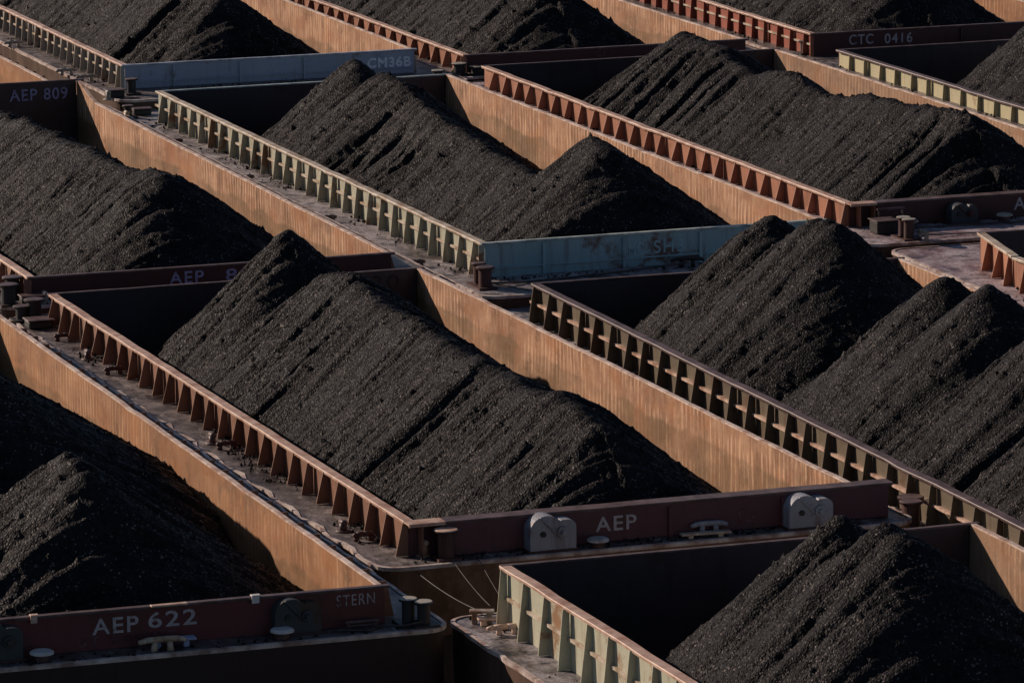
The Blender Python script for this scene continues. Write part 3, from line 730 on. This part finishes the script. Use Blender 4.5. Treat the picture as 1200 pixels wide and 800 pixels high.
heap('G', 'coal with a sharp near cone behind the teal end plate',
     [dict(p=[(-36.2, 0, 1.15), (-35.4, 0, 1.15)], T=.88), dict(p=[(-33.6, 0, 1.15), (-32.6, 0, 1.22), (-30.3, 0, .85), (-28.4, 0, .58), (-26.4, 0, .45), (-23.4, 0, .3), (-21, 0, .3)]), dict(p=[(-17.5, 0, 1.68), (-16.4, 0, 1.7)], r=.25, deep=.5)], .06, 500)
heap('H', 'row of steep coal cones in the drab olive barge at right',
     [dict(p=[(-5.7, -.1, 1.66)], T=.93, r=.2, deep=.3), dict(p=[(-3.4, .05, 1.84), (-2.7, .25, 1.86)], T=.93, r=.2, deep=.3), dict(p=[(3.4, 0, 1.76)], T=.9, r=.2, deep=.3),
      dict(p=[(5.5, 0, 1.94)], T=.9, deep=.3), dict(p=[(8.6, 0, 1.7), (9, 0, 1.66)], T=.9, deep=.3), dict(p=[(12.0, 0, 1.6), (12.6, 0, 1.5)], T=.9, deep=.3)], .05, 600)
heap('I', 'coal slope at the top left behind the slate blue plate',
     [dict(p=[(-66, 0, 1.3), (-60, 0, 1.5), (-55, 0, 1.5), (-52, 0, 1.55), (-50.0, .2, 1.5)])], .075, 700)
heap('K', 'coal slope at the top centre in the orange red barge', 
     [dict(p=[(-66, 0, 1.2), (-60, 0, 1.3), (-55, 0, 1.25), (-52, 0, 1.3), (-49.2, .1, 1.4)])], .075, 800)
heap('J', 'long deeply gullied coal ridge at the upper right behind the BOW plate',
     [dict(p=[(-37.9, 0, 1.2), (-36, 0, 1.08), (-34.7, 0, .84), (-32.6, 0, .72), (-30.5, 0, 1.0), (-28.1, 0, .86), (-26.3, 0, .95), (-24.2, 0, 1.22), (-22.3, 0, 1.22), (-20.2, 0, 1.46), (-19.2, .1, 1.48)], rill=1.2, deep=2.0)], .06, 900)
heap('N', 'coal slope at the top right above the plate marked CTC 0416',
     [dict(p=[(-66, 0, 1.5), (-60, 0, 1.6), (-54, 0, 1.7), (-48.3, 0, 1.72)])], .08, 1000)
heap('O', 'coal in the cream barge, just its left slope inside the right edge',
     [dict(p=[(-36.4, 0, 1.5), (-33, 0, 1.5), (-26, 0, 1.3)], T=.9)], .08, 1100)
heap('P', 'low coal in the barge at the upper left edge, mostly hidden',
     [dict(p=[(-64, 0, .6), (-52, 0, .5), (-50, 0, .5)])], .1, 1200)

# ------------------------------------------------------------------ ropes
def rope(label, pts, r=.018, sag=.0, group=None, n=14):
    bm = bmesh.new(); P = []
    for a, b in zip(pts, pts[1:]):
        a = Vector(a); b = Vector(b)
        for i in range(n):
            t = i / n; p = a.lerp(b, t); p.z -= sag * 4 * t * (1 - t); P.append(p)
    P.append(Vector(pts[-1])); seg = 7; prev = None
    for i, p in enumerate(P):
        d = (P[min(i + 1, len(P) - 1)] - P[max(i - 1, 0)]).normalized(); a = d.cross(Vector((0, 0, 1)))
        a = a.normalized() if a.length > 1e-4 else Vector((1, 0, 0)); b = d.cross(a)
        ring = [bm.verts.new(p + (a * math.cos(6.2832 * k / seg) + b * math.sin(6.2832 * k / seg)) * r) for k in range(seg)]
        if prev:
            for k in range(seg): j = (k + 1) % seg; bm.faces.new((prev[k], prev[j], ring[j], ring[k]))
        prev = ring
    o = bm_obj('mooring_rope', bm, M['rope'], None, True)
    tag(o, label, 'rope', group)
    return o
zC = B['C']['zd']; zF = B['F']['zd']; zG = B['G']['zd']; zJ = B['J']['zd']; zD = B['D']['zd']
g = 'mooring ropes'
rope('grey rope from the small timberhead of the central barge to the sea green barge', [(12.95, 6.72, zC + .2), (13.7, 6.35, zC - .1), (17.5, 6.2, zF + .2)], .009, .06, g)
rope('middle rope from the tall corner bitt down to the pale sea green deck', [(13.32, 7.02, zC + .15), (13.72, 7.05, zC + .0), (17.6, 6.35, zF + .3)], .008, .04, g)
rope('thin wire right of the corner bitt, dropping to the cleat on the sea green deck', [(13.4, 7.15, zC + .25), (13.72, 7.5, zC + .03), (17.75, 6.75, zF + .05)], .007, .03, g)
rope('dark wire lying along the foot of the teal end plate', [(-12.05, 16.75, zG + .12), (-12.3, 17.6, zG + .04), (-12.6, 19.5, zG + .03), (-12.8, 21.8, zG + .12)], .025, .0, g)
rope('loose wire slack across the grey deck in front of the teal plate', [(-12.0, 16.85, zG + .1), (-11.4, 17.4, zG + .03), (-10.7, 17.9, zG + .03)], .014, 0, g)
rope('wire lying across the pink-sheened deck below the BOW plate', [(-13.6, 27.95, zJ + .1), (-13.9, 29.2, zJ + .03), (-13.7, 30.6, zJ + .03)], .014, 0, g)
rope('pipe-like hawser lying along the deck under the BOW plate', [(-15.0, 28.5, zJ + .04), (-14.9, 30.0, zJ + .04), (-14.8, 31.5, zJ + .04)], .02, 0, g)
rope('wet rope lying loosely on the dark deck beside the STERN plate corner', [(18.3, 3.4, zD + .03), (18.5, 3.9, zD + .03), (18.25, 4.2, zD + .03), (18.45, 4.5, zD + .04), (18.5, 4.85, zD + .1)], .022, 0, g)

# ------------------------------------------------------------------ spilled coal on the decks
def spill():
    rs = random.Random(5); V = []; F = []
    base = [Vector(v) for v in ((1, 0, 0), (-1, 0, 0), (0, 1, 0), (0, -1, 0), (0, 0, 1), (0, 0, -.6))]
    fc = ((0, 2, 4), (2, 1, 4), (1, 3, 4), (3, 0, 4), (2, 0, 5), (1, 2, 5), (3, 1, 5), (0, 3, 5))
    def lump(x, y, z, r):
        n = len(V); a = rs.uniform(0, 6.28)
        for b in base:
            q = Vector((b.x * math.cos(a) - b.y * math.sin(a), b.x * math.sin(a) + b.y * math.cos(a), b.z)) * r * rs.uniform(.65, 1.2)
            V.append((x + q.x, y + q.y, z + q.z + r * .3))
        for f in fc: F.append([n + i for i in f])
    for k, b in B.items():
        y0 = b['y0']; n = {'C': 420, 'G': 330, 'H': 260, 'A': 200, 'D': 240, 'J': 200, 'F': 260}.get(k, 130)
        cl = [(rs.uniform(b['xf'] - .5, b['xn'] + .5), rs.random()) for _ in range(9)]
        for i in range(n):
            c = rs.choice(cl); xl = c[0] + rs.gauss(0, .45); e_ = rs.random() ** 2
            if xl < b['xf'] - .7 or xl > b['xn'] + .7: continue
            yy = y0 + b['dr'] * xl - b['hw'] - .08 - .5 * e_
            lump(xl, yy, b['zd'] + .006, rs.choice((.014, .018, .02, .025, .03, .05)))
        for i in range(n // 3):
            lump(b['xn'] + rs.uniform(.3, .68), y0 + b['dr'] * b['xn'] + rs.uniform(-4.4, 4.4), b['zd'] + .006, rs.choice((.02, .03, .04)))
    me = bpy.data.meshes.new('spilled_coal'); me.from_pydata(V, [], F); me.update()
    o = link('spilled_coal', me, M['coal']); tag(o, 'crumbs of black coal spilled along the barge decks', 'spilled coal', None, 'stuff')
spill()

# ------------------------------------------------------------------ river
bm = bmesh.new(); bmesh.ops.create_grid(bm, x_segments=2, y_segments=2, size=3000)
t = NT('murky river water')
nz = t.noise((.6, .9, 1), 1, 6, .6); t.bump(nz, .3, .15)
wt = bm_obj('river', bm, t.done((.018, .02, .016), .12, 0, .5)); wt['kind'] = 'structure'

# ------------------------------------------------------------------ camera
yaw, pit, rol = R(19.46107), R(10.83762), R(-.471416)
fw = Vector((-math.cos(yaw) * math.cos(pit), math.sin(yaw) * math.cos(pit), -math.sin(pit)))
rt_ = Vector((math.sin(yaw), math.cos(yaw), 0)); up = rt_.cross(fw)
r2 = rt_ * math.cos(rol) + up * math.sin(rol); u2 = -rt_ * math.sin(rol) + up * math.cos(rol)
cd = bpy.data.cameras.new('Camera'); cam = bpy.data.objects.new('Camera', cd); COL.objects.link(cam)
cam.matrix_world = Matrix(((r2.x, u2.x, -fw.x, 101.2524), (r2.y, u2.y, -fw.y, -22.77686), (r2.z, u2.z, -fw.z, 21.00646 + Z0), (0, 0, 0, 1)))
cd.sensor_width = 36; cd.sensor_fit = 'HORIZONTAL'; cd.lens = 6264.957 / 1200 * 36
cd.clip_start = 1; cd.clip_end = 8000
scene.camera = cam

# ------------------------------------------------------------------ light
S = Vector((-1, -.80, .53)).normalized()            # towards the sun
elev = math.asin(S.z); azi = math.atan2(S.x, S.y)   # clockwise from +y
w = bpy.data.worlds.new('World'); scene.world = w; w.use_nodes = True
nt = w.node_tree; bg = nt.nodes['Background']
sky = nt.nodes.new('ShaderNodeTexSky'); sky.sky_type = 'NISHITA'; sky.sun_disc = False
scene.cycles.diffuse_bounces = 3; sky.sun_elevation = elev; sky.sun_rotation = azi; sky.air_density = .7; sky.dust_density = .3
nt.links.new(sky.outputs[0], bg.inputs[0]); bg.inputs[1].default_value = .062
ld = bpy.data.lights.new('sun', 'SUN'); ld.energy = 5.0; ld.angle = R(.5); ld.color = (1, .81, .665)
lo = bpy.data.objects.new('sun', ld); COL.objects.link(lo); lo.location = S * 200
lo.rotation_euler = (-S).to_track_quat('-Z', 'Y').to_euler()

vs = scene.view_settings; scene.display_settings.display_device = 'sRGB'
vs.view_transform = 'Standard'; vs.look = 'None'; vs.exposure = -.1; vs.gamma = 1; vs.use_curve_mapping = False
